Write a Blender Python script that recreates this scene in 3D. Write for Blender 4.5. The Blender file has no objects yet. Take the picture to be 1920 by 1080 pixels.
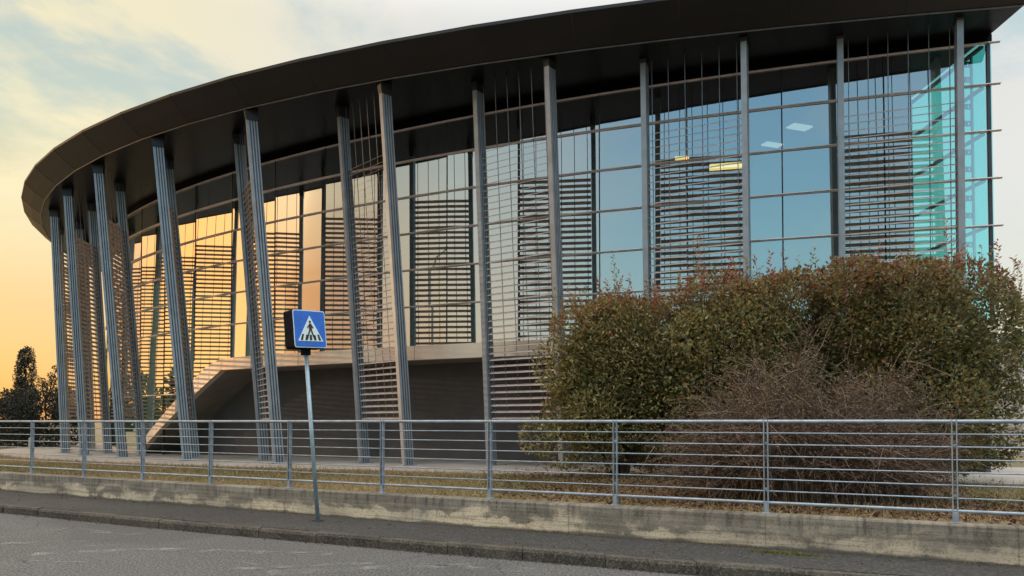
import bpy, math, random
import numpy as np
from mathutils import Vector, Matrix
R = math.radians
rng = np.random.default_rng(7)
random.seed(7)
SC = bpy.context.scene
COL = SC.collection

# ------------------------------------------------------------------ camera
EYE = 1.55
cam_d = bpy.data.cameras.new("camera")
cam = bpy.data.objects.new("camera", cam_d)
COL.objects.link(cam)
cam.location = (0, 0, EYE)
cam.rotation_euler = (R(91.5), 0, 0)
cam_d.sensor_width = 36
cam_d.lens = 36 * 1400 / 1920
cam_d.shift_y = 0.1111
cam_d.clip_end = 5000
cam_d.clip_start = 0.05
SC.camera = cam

# ------------------------------------------------------------------ nodes
class NT:
    def __init__(s, tree): s.t = tree; s.n = tree.nodes; s.l = tree.links
    def node(s, kind, ins=None, **kw):
        n = s.n.new(kind)
        for k, v in kw.items(): setattr(n, k, v)
        for k, v in (ins or {}).items():
            if isinstance(v, bpy.types.NodeSocket): s.l.new(v, n.inputs[k])
            else: n.inputs[k].default_value = v
        return n
    def math(s, op, a, b=None, c=None, clamp=False):
        ins = {0: a}
        if b is not None: ins[1] = b
        if c is not None: ins[2] = c
        return s.node('ShaderNodeMath', ins, operation=op, use_clamp=clamp).outputs[0]
    def mapr(s, v, a, b, c=0.0, d=1.0, smooth=True):
        n = s.node('ShaderNodeMapRange', {0: v, 1: a, 2: b, 3: c, 4: d})
        if smooth: n.interpolation_type = 'SMOOTHSTEP'
        return n.outputs[0]
    def mix(s, f, a, b, mode='MIX'):
        n = s.node('ShaderNodeMix', data_type='RGBA', blend_type=mode)
        for k, v in ((0, f), (6, a), (7, b)):
            if isinstance(v, bpy.types.NodeSocket): s.l.new(v, n.inputs[k])
            else: n.inputs[k].default_value = (*v, 1) if isinstance(v, tuple) and len(v) == 3 else v
        return n.outputs[2]
    def ramp(s, f, stops):
        n = s.node('ShaderNodeValToRGB', {0: f})
        cr = n.color_ramp
        while len(cr.elements) < len(stops): cr.elements.new(0.5)
        for e, (p, c) in zip(cr.elements, stops):
            e.position = p; e.color = (*c, 1)
        return n.outputs[0]
    def noise(s, vec, scale, detail=4, rough=.55, dist=0.0):
        return s.node('ShaderNodeTexNoise', {'Vector': vec, 'Scale': scale, 'Detail': detail, 'Roughness': rough, 'Distortion': dist}).outputs[0]

# ------------------------------------------------------------------ world and sun
SUN = Vector((-0.987, 0.142, 0.094)).normalized()
SUN_EL = math.asin(SUN.z)
world = bpy.data.worlds.new("World"); SC.world = world; world.use_nodes = True
w = NT(world.node_tree); w.n.clear()
geo = w.node('ShaderNodeTexCoord').outputs['Generated']
sep = w.node('ShaderNodeSeparateXYZ', {0: geo}).outputs
el = w.math('MAXIMUM', sep[2], 0.0)
hl = w.math('SQRT', w.math('ADD', w.math('MULTIPLY', sep[0], sep[0]), w.math('MULTIPLY', sep[1], sep[1])))
hl = w.math('MAXIMUM', hl, 0.05)
hs = math.hypot(SUN.x, SUN.y)
sd = w.math('DIVIDE', w.math('ADD', w.math('MULTIPLY', sep[0], SUN.x / hs), w.math('MULTIPLY', sep[1], SUN.y / hs)), hl)
bk = w.math('DIVIDE', w.math('MULTIPLY', sep[1], -1.0), hl)
c_sun = w.ramp(el, [(0, (1.0, .44, .14)), (.06, (1.0, .52, .17)), (.15, (.99, .62, .25)), (.25, (.90, .72, .36)), (.34, (.60, .66, .54)), (.5, (.46, .57, .61)), (1, (.81, .80, .79))])
c_side = w.ramp(el, [(0, (.86, .70, .58)), (.12, (.80, .76, .68)), (.3, (.66, .76, .74)), (.5, (.50, .64, .70)), (1, (.81, .80, .79))])
c_back = w.ramp(el, [(0, (.66, .96, .98)), (.12, (.45, .90, 1.02)), (.3, (.32, .68, .93)), (.5, (.26, .50, .82)), (1, (.81, .80, .79))])
m1 = w.math('MULTIPLY', w.mapr(sd, .15, .70), w.mapr(bk, .15, .85, 1, .12))
m2 = w.mapr(bk, .55, .95)
c_sun = w.mix(w.mapr(sd, .70, .95), c_sun, w.mix(1.0, c_sun, (.72, .40, .28), 'MULTIPLY'))
c_mid = w.ramp(el, [(0, (1.15, .92, .76)), (.12, (1.08, 1.0, .90)), (.3, (.90, 1.0, 1.0)), (.5, (.6, .75, .85)), (1, (.81, .80, .79))])
c_side = w.mix(w.mapr(bk, .1, .5), c_side, c_mid)
base = w.mix(m2, c_side, c_back)
base = w.mix(m1, base, c_sun)
# thin cloud
den = w.math('ADD', el, .16)
cv = w.node('ShaderNodeCombineXYZ', {0: w.math('DIVIDE', sep[0], den), 1: w.math('DIVIDE', sep[1], den), 2: .3}).outputs[0]
cl = w.noise(cv, 1.15, 7, .6, .35)
cl2 = w.noise(cv, .45, 3, .5, .2)
cm = w.mapr(w.math('ADD', w.math('MULTIPLY', cl, .7), w.math('MULTIPLY', cl2, .5)), .52, .62)
cm = w.math('MULTIPLY', cm, w.mapr(el, .12, .30))
cm = w.math('MULTIPLY', cm, w.mapr(bk, .75, .1, .15, .9))
c_cl = w.mix(m1, (.88, .84, .80), (1.06, .90, .54))
base = w.mix(cm, base, c_cl)
# glow round the sun
dt = w.node('ShaderNodeVectorMath', {0: geo, 1: SUN}, operation='DOT_PRODUCT').outputs['Value']
gl = w.math('POWER', w.mapr(dt, .84, 1.0, 0, 1, False), 1.7)
base = w.mix(gl, base, (1.75, .74, .07))
zen = w.mapr(el, .46, .72, 1.0, 4.6)
base = w.node('ShaderNodeVectorMath', {0: base, 3: zen}, operation='SCALE').outputs[0]
bg1 = w.node('ShaderNodeBackground', {'Color': base, 'Strength': .71})
sky = w.node('ShaderNodeTexSky', sky_type='NISHITA', sun_disc=False, sun_elevation=SUN_EL,
             sun_rotation=math.atan2(SUN.x, SUN.y), air_density=1.2, dust_density=1.0)
skc = w.node('ShaderNodeVectorMath', {0: sky.outputs[0], 1: (5.0, 4.0, 3.2)}, operation='MINIMUM').outputs[0]
bg2 = w.node('ShaderNodeBackground', {'Color': skc, 'Strength': .05})
add = w.node('ShaderNodeAddShader', {0: bg1.outputs[0], 1: bg2.outputs[0]})
w.node('ShaderNodeOutputWorld', {0: add.outputs[0]})

sun_d = bpy.data.lights.new("sun", 'SUN'); sun_d.energy = 0.55; sun_d.angle = R(0.8); sun_d.color = (1.0, .62, .32)
sun = bpy.data.objects.new("sun", sun_d); COL.objects.link(sun)
sun.rotation_euler = SUN.to_track_quat('Z', 'Y').to_euler()
SC.view_settings.view_transform = 'Standard'
SC.view_settings.look = 'None'
SC.view_settings.exposure = 0.25
SC.view_settings.gamma = 1.0
SC.cycles.max_bounces = 8
SC.cycles.transparent_max_bounces = 12
SC.cycles.use_denoising = True

# ------------------------------------------------------------------ materials
def mat(name):
    m = bpy.data.materials.new(name); m.use_nodes = True
    t = NT(m.node_tree); t.n.clear()
    return m, t
def finish(t, col, rough=.7, metal=0.0, bump=None, bs=.3, bd=.01, spec=.5):
    p = t.node('ShaderNodeBsdfPrincipled', {'Base Color': col if isinstance(col, bpy.types.NodeSocket) else (*col, 1),
               'Roughness': rough, 'Metallic': metal, 'Specular IOR Level': spec})
    if bump is not None:
        b = t.node('ShaderNodeBump', {'Height': bump, 'Strength': bs, 'Distance': bd})
        t.l.new(b.outputs[0], p.inputs['Normal'])
    t.node('ShaderNodeOutputMaterial', {0: p.outputs[0]})
    return p
def pos(t): return t.node('ShaderNodeNewGeometry').outputs['Position']
def simple(name, col, rough=.6, metal=0.0, var=.25, scale=6.0, spec=.5):
    m, t = mat(name)
    n = t.noise(pos(t), scale, 5, .6)
    lo = tuple(c * (1 - var) for c in col); hi = tuple(min(1, c * (1 + var)) for c in col)
    c = t.mix(t.mapr(n, .3, .7), lo, hi)
    finish(t, c, rough, metal, spec=spec)
    return m

M = {}
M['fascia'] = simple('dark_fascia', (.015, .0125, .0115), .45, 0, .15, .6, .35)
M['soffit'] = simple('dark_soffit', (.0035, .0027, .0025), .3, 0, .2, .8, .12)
M['trim'] = simple('fascia_trim', (.13, .115, .105), .45, .4)
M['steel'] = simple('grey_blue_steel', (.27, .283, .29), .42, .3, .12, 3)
M['groove_shade'] = simple('shade_toned_steel', (.12, .13, .14), .5, .3, .12, 3)  # darker tone for groove bottoms, painted in as shade between the ribs
M['black'] = simple('black_metal', (.012, .012, .013), .5)
M['blade'] = simple('louvre_metal', (.46, .36, .30), .55, 0, .15, 4)
M['rod'] = simple('hanger_rod', (.16, .155, .15), .4, .6)
M['fin'] = simple('transom_metal', (.68, .58, .52), .42, .2, .12, 3)
M['mullion'] = simple('joint_seal', (.02, .022, .025), .5)
M['wall_dark'] = simple('dark_render', (.085, .076, .070), .8, 0, .12, 1.2)
M['reveal'] = simple('reveal_panel', (.22, .19, .15), .7, 0, .12, 1.5)
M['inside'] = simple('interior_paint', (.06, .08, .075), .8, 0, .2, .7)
M['galv'] = simple('galvanised_steel', (.27, .315, .35), .48, .35, .2, 7)
M['pole'] = simple('pole_paint', (.27, .36, .40), .45, .3, .15, 8)
M['pale_wall'] = simple('pale_render', (.55, .54, .52), .8)
M['pale_shutter'] = simple('grey_shutter', (.25, .30, .36), .6)
M['wood'] = simple('pale_post', (.42, .36, .27), .8)
M['bark'] = simple('bark', (.05, .038, .03), .9, 0, .3, 14)

def sill_mat():
    m, t = mat('sill_cladding')
    n = t.noise(pos(t), 1.4, 4, .55)
    c = t.mix(t.mapr(n, .35, .68), (.80, .63, .47), (.90, .73, .56))
    finish(t, c, .45, .3)
    return m
M['sill'] = sill_mat()

def glass_mat():
    m, t = mat('coated_glass')
    p = pos(t)
    n = t.noise(p, .55, 2, .5)
    b = t.node('ShaderNodeBump', {'Height': n, 'Strength': .02, 'Distance': .02}).outputs[0]
    g = t.node('ShaderNodeBsdfGlossy', {'Color': (.86, .88, .88, 1), 'Roughness': .0, 'Normal': b})
    tr = t.node('ShaderNodeBsdfTransparent', {'Color': (.30, .93, .88, 1)})
    lw = t.node('ShaderNodeLayerWeight', {'Blend': .25})
    f = t.mapr(lw.outputs['Fresnel'], .02, .8, .55, .95, False)
    mx = t.node('ShaderNodeMixShader', {0: f, 1: tr.outputs[0], 2: g.outputs[0]})
    haze = t.node('ShaderNodeBsdfDiffuse', {'Color': (.44, .44, .40, 1)})  # pale diffuse haze mixed in to lift the dark reflected band
    mx = t.node('ShaderNodeMixShader', {0: t.mapr(t.noise(p, 1.3, 5, .6), .3, .7, .012, .03), 1: mx.outputs[0], 2: haze.outputs[0]})
    t.node('ShaderNodeOutputMaterial', {0: mx.outputs[0]})
    return m
M['glass'] = glass_mat()
def end_glass():
    m, t = mat('clear_end_glass')
    g = t.node('ShaderNodeBsdfGlossy', {'Color': (.8, .86, .88, 1), 'Roughness': .0})
    tr = t.node('ShaderNodeBsdfTransparent', {'Color': (.42, 1.0, .97, 1)})
    mx = t.node('ShaderNodeMixShader', {0: .12, 1: tr.outputs[0], 2: g.outputs[0]})
    t.node('ShaderNodeOutputMaterial', {0: mx.outputs[0]})
    return m
M['end_glass'] = end_glass()

def asphalt(name, a, b, grain=90):
    m, t = mat(name)
    p = pos(t)
    n1 = t.noise(p, grain, 3, .7)
    n2 = t.noise(p, .6, 5, .6, .4)
    n3 = t.noise(p, 5, 4, .6)
    c = t.mix(t.mapr(n2, .3, .7), a, b)
    c = t.mix(t.mapr(n1, .46, .68, 0, .95), c, tuple(x * 2.8 for x in b))
    c = t.mix(t.mapr(n1, .5, .32, 0, .9), c, tuple(x * .25 for x in a))
    c = t.mix(t.mapr(n3, .55, .75, 0, .3), c, tuple(x * .6 for x in a))
    wv = t.node('ShaderNodeVectorMath', {0: p, 1: t.node('ShaderNodeTexNoise', {'Vector': p, 'Scale': 1.1, 'Detail': 5.0}).outputs['Color']}, operation='ADD').outputs[0]
    vo = t.node('ShaderNodeTexVoronoi', {'Vector': wv, 'Scale': .33}, feature='DISTANCE_TO_EDGE').outputs['Distance']
    ck = t.math('MULTIPLY', t.mapr(vo, .0045, .0015), t.mapr(n2, .42, .56))
    c = t.mix(t.math('MULTIPLY', ck, .8), c, tuple(x * .22 for x in a))
    pt = t.mapr(t.noise(p, .23, 2, .4), .56, .60)
    c = t.mix(t.math('MULTIPLY', pt, .28), c, tuple(x * .5 for x in a))
    finish(t, c, .85, 0, n1, .5, .006)
    return m
M['road'] = asphalt('road_asphalt', (.044, .0435, .042), (.063, .062, .059), 38)
M['walk'] = asphalt('pavement_asphalt', (.014, .0137, .0125), (.024, .0232, .021), 36)

def paint_mat():
    m, t = mat('worn_road_paint')
    p = pos(t)
    n = t.noise(p, 60, 4, .7); n2 = t.noise(p, 3.0, 4, .6)
    f = t.mapr(t.math('ADD', t.math('MULTIPLY', n, .6), t.math('MULTIPLY', n2, .6)), .55, .78)
    d = t.node('ShaderNodeBsdfPrincipled', {'Base Color': (.23, .225, .215, 1), 'Roughness': .8})
    tr = t.node('ShaderNodeBsdfTransparent')
    mx = t.node('ShaderNodeMixShader', {0: f, 1: tr.outputs[0], 2: d.outputs[0]})
    t.node('ShaderNodeOutputMaterial', {0: mx.outputs[0]})
    return m
M['paint'] = paint_mat()

def kerb_mat():
    m, t = mat('kerb_stone')
    p = pos(t)
    n = t.noise(p, 2.5, 5, .65); n1 = t.noise(p, 40, 3, .6)
    c = t.mix(t.mapr(n, .3, .7), (.022, .019, .0145), (.066, .057, .043))
    c = t.mix(t.mapr(n1, .5, .7, 0, .6), c, (.16, .145, .115))
    c = t.mix(t.mapr(n1, .48, .3, 0, .7), c, (.02, .018, .012))
    finish(t, c, .9, 0, n1, .5, .008)
    return m
M['kerb'] = kerb_mat()

def concrete_wall_mat():
    m, t = mat('weathered_concrete')
    p = pos(t); s = t.node('ShaderNodeSeparateXYZ', {0: p}).outputs
    along = t.math('ADD', t.math('MULTIPLY', s[0], .895), t.math('MULTIPLY', s[1], -.445))
    v = t.node('ShaderNodeCombineXYZ', {0: along, 1: 0.0, 2: t.math('MULTIPLY', s[2], 2.2)}).outputs[0]
    vs = t.node('ShaderNodeCombineXYZ', {0: t.math('MULTIPLY', along, 14.0), 1: 0.0, 2: t.math('MULTIPLY', s[2], 1.6)}).outputs[0]
    vb = t.node('ShaderNodeCombineXYZ', {0: t.math('MULTIPLY', along, .7), 1: 0.0, 2: t.math('MULTIPLY', s[2], 26)}).outputs[0]
    nb = t.noise(v, 1.5, 5, .62, .3); ns = t.noise(vs, 1.0, 4, .6); nf = t.noise(p, 45, 3, .65); nl = t.noise(vb, 1.0, 3, .5)
    c = t.mix(t.mapr(nb, .3, .7), (.155, .132, .098), (.28, .245, .185))
    # pale lime patches where the formwork ended low on the wall
    edge = t.math('ADD', s[2], t.math('ADD', t.math('MULTIPLY', t.math('SUBTRACT', nb, .5), -1.05), t.math('MULTIPLY', t.math('SUBTRACT', ns, .5), -.30)))
    low = t.mapr(edge, .34, .22)
    nbig = t.noise(v, .55, 3, .5)
    low = t.math('MULTIPLY', low, t.mapr(nbig, .40, .60, .42, 1))
    c = t.mix(low, c, t.mix(t.mapr(nf, .3, .7), (.52, .42, .265), (.72, .61, .43)))
    rust = t.math('MULTIPLY', t.mapr(t.noise(v, 4.0, 4, .6), .56, .70), low)
    c = t.mix(t.math('MULTIPLY', rust, .7), c, (.30, .20, .10))
    # dark damp runs from the coping
    run = t.math('MULTIPLY', t.mapr(ns, .44, .68), t.mapr(s[2], .18, .46))
    c = t.mix(t.math('MULTIPLY', run, .75), c, (.045, .042, .034))
    c = t.mix(t.mapr(nl, .52, .60, 0, .38), c, (.075, .066, .05))
    c = t.mix(t.mapr(nl, .46, .38, 0, .28), c, (.36, .32, .235))
    c = t.mix(t.mapr(nf, .5, .72, 0, .5), c, (.24, .225, .19))
    c = t.mix(t.mapr(nf, .48, .3, 0, .5), c, (.05, .047, .04))
    jt = t.math('ABSOLUTE', t.math('SUBTRACT', t.math('FRACT', t.math('MULTIPLY', t.math('ADD', along, t.math('MULTIPLY', nf, .02)), .42)), .5))
    c = t.mix(t.mapr(jt, .005, .002, 0, .35), c, (.03, .028, .022))
    # darker band along the foot, with an uneven top
    foot = t.mapr(t.math('ADD', s[2], t.math('MULTIPLY', t.math('SUBTRACT', nb, .5), .15)), .175, .14)
    c = t.mix(t.math('MULTIPLY', foot, .8), c, (.055, .052, .04))
    finish(t, c, .9, 0, t.math('ADD', nf, t.math('MULTIPLY', nl, .6)), .45, .01)
    return m
M['wall'] = concrete_wall_mat()

def apron_mat():
    m, t = mat('concrete_apron'); p = pos(t)
    n = t.noise(p, 1.2, 5, .6); n1 = t.noise(p, 30, 3, .6)
    c = t.mix(t.mapr(n, .3, .7), (.26, .225, .18), (.38, .335, .28))
    c = t.mix(t.mapr(n1, .4, .7, 0, .4), c, (.33, .30, .26))
    finish(t, c, .85, 0, n1, .3, .01)
    return m
M['apron'] = apron_mat()

def lawn_mat():
    m, t = mat('dry_lawn'); p = pos(t)
    n = t.noise(p, .9, 6, .65, .3); n1 = t.noise(p, 22, 4, .65); n2 = t.noise(p, .35, 3, .5)
    c = t.mix(t.mapr(n, .36, .62), (.20, .13, .065), (.12, .105, .035))
    c = t.mix(t.mapr(n2, .45, .65, 0, .6), c, (.17, .12, .065))
    c = t.mix(t.mapr(n1, .42, .68, 0, .7), c, (.22, .16, .085))
    c = t.mix(t.mapr(n1, .5, .33, 0, .7), c, (.045, .035, .018))
    finish(t, c, .95, 0, n1, .8, .03)
    return m
M['lawn'] = lawn_mat()

def leaf_mat(name, dark, light, red, rough=.42, trans=.38):
    m, t = mat(name)
    a = t.node('ShaderNodeAttribute', attribute_name='tint')
    s = t.node('ShaderNodeSeparateColor', {0: a.outputs['Color']}).outputs
    c = t.mix(s[0], dark, light)
    c = t.mix(s[1], c, red)
    p = t.node('ShaderNodeBsdfPrincipled', {'Base Color': c, 'Roughness': rough})
    tr = t.node('ShaderNodeBsdfTranslucent', {'Color': c})
    mx = t.node('ShaderNodeMixShader', {0: trans, 1: p.outputs[0], 2: tr.outputs[0]})
    t.node('ShaderNodeOutputMaterial', {0: mx.outputs[0]})
    return m
M['leaf'] = leaf_mat('hedge_leaf', (.048, .058, .018), (.47, .385, .14), (.34, .065, .05))
M['twig'] = leaf_mat('dry_twig', (.040, .025, .016), (.27, .182, .108), (.13, .04, .028), .7, .1)
M['far_leaf'] = leaf_mat('far_foliage', (.020, .022, .015), (.055, .055, .035), (.07, .05, .03), .7, .15)
M['grass'] = leaf_mat('grass_blade', (.105, .088, .028), (.40, .275, .125), (.12, .13, .022), .75, .3)
M['litter'] = leaf_mat('fallen_leaf', (.04, .022, .013), (.16, .09, .045), (.10, .03, .02), .7, .1)

def flat(name, col, rough=.5):
    m, t = mat(name); finish(t, col, rough); return m
M['sign_blue'] = simple('sign_blue', (.008, .125, .52), .35, 0, .12, 9)
M['sign_white'] = simple('sign_white', (.66, .74, .72), .35, 0, .05, 9)
M['sign_black'] = flat('sign_black', (.012, .013, .014), .4)
M['sign_box'] = simple('sign_box', (.012, .011, .013), .95, spec=.05)
def emit(name, col, s):
    m, t = mat(name)
    e = t.node('ShaderNodeEmission', {'Color': (*col, 1), 'Strength': s})
    t.node('ShaderNodeOutputMaterial', {0: e.outputs[0]})
    return m
M['lamp_warm'] = emit('lamp_warm', (1.0, .27, .085), 4.8)
M['lamp_cool'] = emit('lamp_cool', (1.0, .42, .38), 1.2)

# ------------------------------------------------------------------ mesh helpers
ORI = {}
def link(o, parent=None):
    COL.objects.link(o)
    if parent is not None: o.parent = parent
    return o
def tag(o, label=None, cat=None, group=None, kind=None):
    if label: o['label'] = label
    if cat: o['category'] = cat
    if group: o['group'] = group
    if kind: o['kind'] = kind
    return o
def thing(name, label, cat, loc=(0, 0, 0), group=None):
    o = bpy.data.objects.new(name, None); o.empty_display_size = .3
    o.location = loc; COL.objects.link(o); ORI[o.name] = Vector(loc)
    return tag(o, label, cat, group)
class MB:
    def __init__(s): s.v = []; s.f = []
    def add(s, vs, fs):
        k = len(s.v); s.v += [tuple(v) for v in vs]; s.f += [tuple(i + k for i in f) for f in fs]
    def hexa(s, a, b):   # two quads (bottom, top)
        s.add(list(a) + list(b), [(3, 2, 1, 0), (4, 5, 6, 7), (0, 1, 5, 4), (1, 2, 6, 5), (2, 3, 7, 6), (3, 0, 4, 7)])
    def box(s, c, size, rz=0.0):
        x, y, z = (q / 2 for q in size); ca, sa = math.cos(rz), math.sin(rz)
        P = [(c[0] + i * x * ca - j * y * sa, c[1] + i * x * sa + j * y * ca) for i, j in ((-1, -1), (1, -1), (1, 1), (-1, 1))]
        s.hexa([(p[0], p[1], c[2] - z) for p in P], [(p[0], p[1], c[2] + z) for p in P])
    def loft(s, rings, close=True, caps=True):
        n = len(rings[0]); k = len(s.v)
        for r in rings: s.v += [tuple(p) for p in r]
        for i in range(len(rings) - 1):
            for j in range(n if close else n - 1):
                a = k + i * n + j; b = k + i * n + (j + 1) % n
                s.f.append((a, b, b + n, a + n))
        if caps and close:
            s.f.append(tuple(k + j for j in reversed(range(n)))); s.f.append(tuple(k + (len(rings) - 1) * n + j for j in range(n)))
    def tube(s, path, r, n=8):
        path = [Vector(p) for p in path]; rings = []
        for i, p in enumerate(path):
            d = (path[min(i + 1, len(path) - 1)] - path[max(i - 1, 0)]).normalized()
            u = d.cross(Vector((0, 0, 1)))
            if u.length < .01: u = d.cross(Vector((0, 1, 0)))
            u.normalize(); q = d.cross(u)
            rr = r[i] if isinstance(r, (list, tuple)) else r
            rings.append([p + (u * math.cos(a) + q * math.sin(a)) * rr for a in [2 * math.pi * k / n for k in range(n)]])
        s.loft(rings)
    def build(s, name, m, parent=None, origin=None, smooth=False):
        root = parent
        while root is not None and root.parent is not None: root = root.parent
        o0 = ORI.get(root.name, Vector((0, 0, 0))) if root is not None else Vector(origin or (0, 0, 0))
        me = bpy.data.meshes.new(name)
        me.from_pydata([(x - o0.x, y - o0.y, z - o0.z) for x, y, z in s.v], [], s.f)
        me.materials.append(M[m] if isinstance(m, str) else m)
        if smooth:
            me.polygons.foreach_set('use_smooth', [True] * len(me.polygons))
        o = bpy.data.objects.new(name, me)
        if root is None: o.location = o0
        return link(o, parent)
def np_mesh(name, verts, faces, m, parent=None, tint=None, origin=(0, 0, 0)):
    """verts (N,3) faces (F,k) all k-gons, tint (N,3)"""
    root = parent
    while root is not None and root.parent is not None: root = root.parent
    o0 = ORI.get(root.name, Vector((0, 0, 0))) if root is not None else Vector(origin)
    verts = verts - np.array(o0)
    me = bpy.data.meshes.new(name)
    k = faces.shape[1]
    me.vertices.add(len(verts)); me.vertices.foreach_set('co', verts.astype(np.float32).ravel())
    me.loops.add(faces.size); me.loops.foreach_set('vertex_index', faces.astype(np.int32).ravel())
    me.polygons.add(len(faces))
    me.polygons.foreach_set('loop_start', np.arange(0, faces.size, k, dtype=np.int32))
    me.update(calc_edges=True)
    if tint is not None:
        at = me.color_attributes.new('tint', 'FLOAT_COLOR', 'POINT')
        c = np.ones((len(verts), 4), np.float32); c[:, :3] = tint
        at.data.foreach_set('color', c.ravel())
    me.materials.append(M[m])
    o = bpy.data.objects.new(name, me)
    if root is None: o.location = o0
    return link(o, parent)

class Curve:
    """smooth plan curve measured by arc length from its right-hand end"""
    def __init__(s, pts, deg=5, ext=()):
        P = np.array(pts, float); t = np.r_[0, np.cumsum(np.hypot(*np.diff(P, axis=0).T))]
        tt = np.linspace(0, t[-1], 240); T = t / t[-1]
        cx, cy = np.polyfit(T, P[:, 0], deg), np.polyfit(T, P[:, 1], deg)
        Q = np.c_[np.polyval(cx, tt / t[-1]), np.polyval(cy, tt / t[-1])]
        if len(ext): Q = np.r_[Q, np.array(ext, float)]
        s.q = Q; s.s = np.r_[0, np.cumsum(np.hypot(*np.diff(Q, axis=0).T))]; s.L = s.s[-1]
    def p(s, a):
        if a < 0:
            d = s.q[1] - s.q[0]; d = d / np.hypot(*d); return s.q[0] + d * a
        return np.array([np.interp(a, s.s, s.q[:, 0]), np.interp(a, s.s, s.q[:, 1])])
    def n(s, a):
        d = s.p(min(a + .4, s.L)) - s.p(a - .4); d = d / np.hypot(*d); return np.array([d[1], -d[0]]) * (1 if d[0] < 0 else 1)
    def off(s, a, o):
        q = s.p(a) + out(s, a) * o; return q
def out(c, a):
    n = c.n(a)      # outward = towards the street / left end
    t = c.p(min(a + .4, c.L)) - c.p(a - .4)
    # curve runs right -> left -> back, outward is on its left-hand side
    t = t / np.hypot(*t)
    return np.array([-t[1], t[0]]) * -1 if False else np.array([-t[1], t[0]])

# ------------------------------------------------------------------ plan curves (metres, camera at the origin)
ROOF = Curve([(9.78, 14.05), (6.84, 14.59), (3.54, 15.3), (.84, 15.93), (-1.95, 16.82), (-4, 17.5), (-6.77, 18.77), (-9.07, 20.04), (-10, 20.61),
              (-11.72, 21.8), (-13.5, 23.1), (-15.85, 25.4), (-17.99, 28.35), (-19.07, 30.2), (-20.6, 33.5)], 5,
             [(-21.5, 36.4), (-21.9, 39.5), (-21.4, 42.5)])
GLASS = Curve([(9.91, 15.21), (7.21, 15.94), (5.41, 16.48), (3.0, 17.3), (-0.97, 18.95), (-2.26, 19.53), (-4.79, 20.77), (-7.61, 22.46), (-8.61, 23.14), (-10.68, 24.73), (-11.64, 25.46), (-13.05, 26.69), (-15.03, 28.71), (-16.67, 30.72), (-17.77, 32.73)], 5,
              [(-18.3, 34.2), (-18.75, 36), (-18.9, 38), (-18.7, 40.5)])
def gz(x): return .5 - .0088 * min(16, max(0, -x - 3.0))     # ground falls gently to the left

WF = np.polyfit([-10.2, -9.79, -6.01, -5.87, -2.82, -.41, 1.5, 3.13, 5.05], [14.75, 14.4, 12.62, 12.5, 11.02, 9.7, 8.78, 8.1, 7.45], 2)
KF = np.polyfit([-8.65, -5.12, -2.43, -.36, 2.01], [12.67, 10.9, 9.48, 8.56, 7.5], 2)
PF = np.polyfit([-9.53, -8.2, -6.68, -5.09, -3.52, -1.88, -.3, 1.3, 2.88, 4.6], [14.89, 14.31, 13.52, 12.6, 11.8, 10.84, 10.17, 9.34, 8.5, 7.75], 2)
def lin(P, x, a=-16.0, b=9.0):
    if x < a: return np.polyval(P, a) + np.polyval(np.polyder(P), a) * (x - a)
    if x > b: return np.polyval(P, b) + np.polyval(np.polyder(P), b) * (x - b)
    return np.polyval(P, x)
def kerb_y(x): return lin(KF, x)
def fence_y(x): return lin(PF, x)
def wall_y(x): return fence_y(x) - .13
XS = list(np.arange(-60, -16, 4.0)) + list(np.arange(-16, 10, .5)) + list(np.arange(10, 61, 5.0))

# ------------------------------------------------------------------ ground, road, pavement
b = MB(); b.add([(-2500, -2500, 0), (2500, -2500, 0), (2500, 2500, 0), (-2500, 2500, 0)], [(0, 1, 2, 3)])
tag(b.build('road', 'road'), kind='structure')
b = MB()
b.loft([[(x, kerb_y(x) + .16, .004), (x, kerb_y(x) + .16, .125), (x, wall_y(x) + .02, .132), (x, wall_y(x) + .02, .004)] for x in XS])
tag(b.build('pavement', 'walk'), kind='structure')
b = MB()
xs = []
x = -40.0
while x < 30:      # single kerb stones with open joints
    L = .98
    x1 = x + L * .89 - .006
    j = random.uniform(-.014, .014); h = .123 + random.uniform(-.010, .006)
    def sec(q): 
        y = kerb_y(q) + j
        return [(q, y, .0), (q, y + .005, h - .03), (q, y + .03, h), (q, y + .16, h + .004), (q, y + .16, 0)]
    b.loft([sec(x), sec(x1)])
    x += L * .89
tag(b.build('kerb', 'kerb'), kind='structure')

# lawn behind the wall, reaching the horizon
v = []; f = []
LX = [-2400, -900, -300, -120] + XS[1:-1] + [120, 300, 900, 2400]
rows = [0, .4, 1, 2, 3.2, 4.5, 6, 8, 11, 15, 20, 30, 60, 200, 700, 2400]
for x in LX:
    for r in rows:
        v.append((x, lin(PF, x) + .1 + r, gz(x) - .02 - (.04 if r == 0 else 0)))
n = len(rows)
for i in range(len(LX) - 1):
    for j in range(n - 1):
        f.append((i * n + j, (i + 1) * n + j, (i + 1) * n + j + 1, i * n + j + 1))
b = MB(); b.add(v, f)
tag(b.build('lawn', 'lawn'), kind='structure')
# concrete apron round the building
b = MB()
SS = np.linspace(-12, GLASS.L, 90)
aw = lambda a: 2.35 if a > 0 else 2.35
ring_o = [GLASS.off(a, 3.0 + (.9 if a > 30 else .03 * max(0, a))) for a in SS]; ring_i = [GLASS.off(a, -2.2) for a in SS]
b.loft([[(o[0], o[1], gz(o[0]) - .1), (o[0], o[1], gz(o[0]) + .004), (i[0], i[1], gz(o[0]) + .004), (i[0], i[1], gz(o[0]) - .1)] for o, i in zip(ring_o, ring_i)])
tag(b.build('apron', 'apron'), kind='structure')

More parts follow.
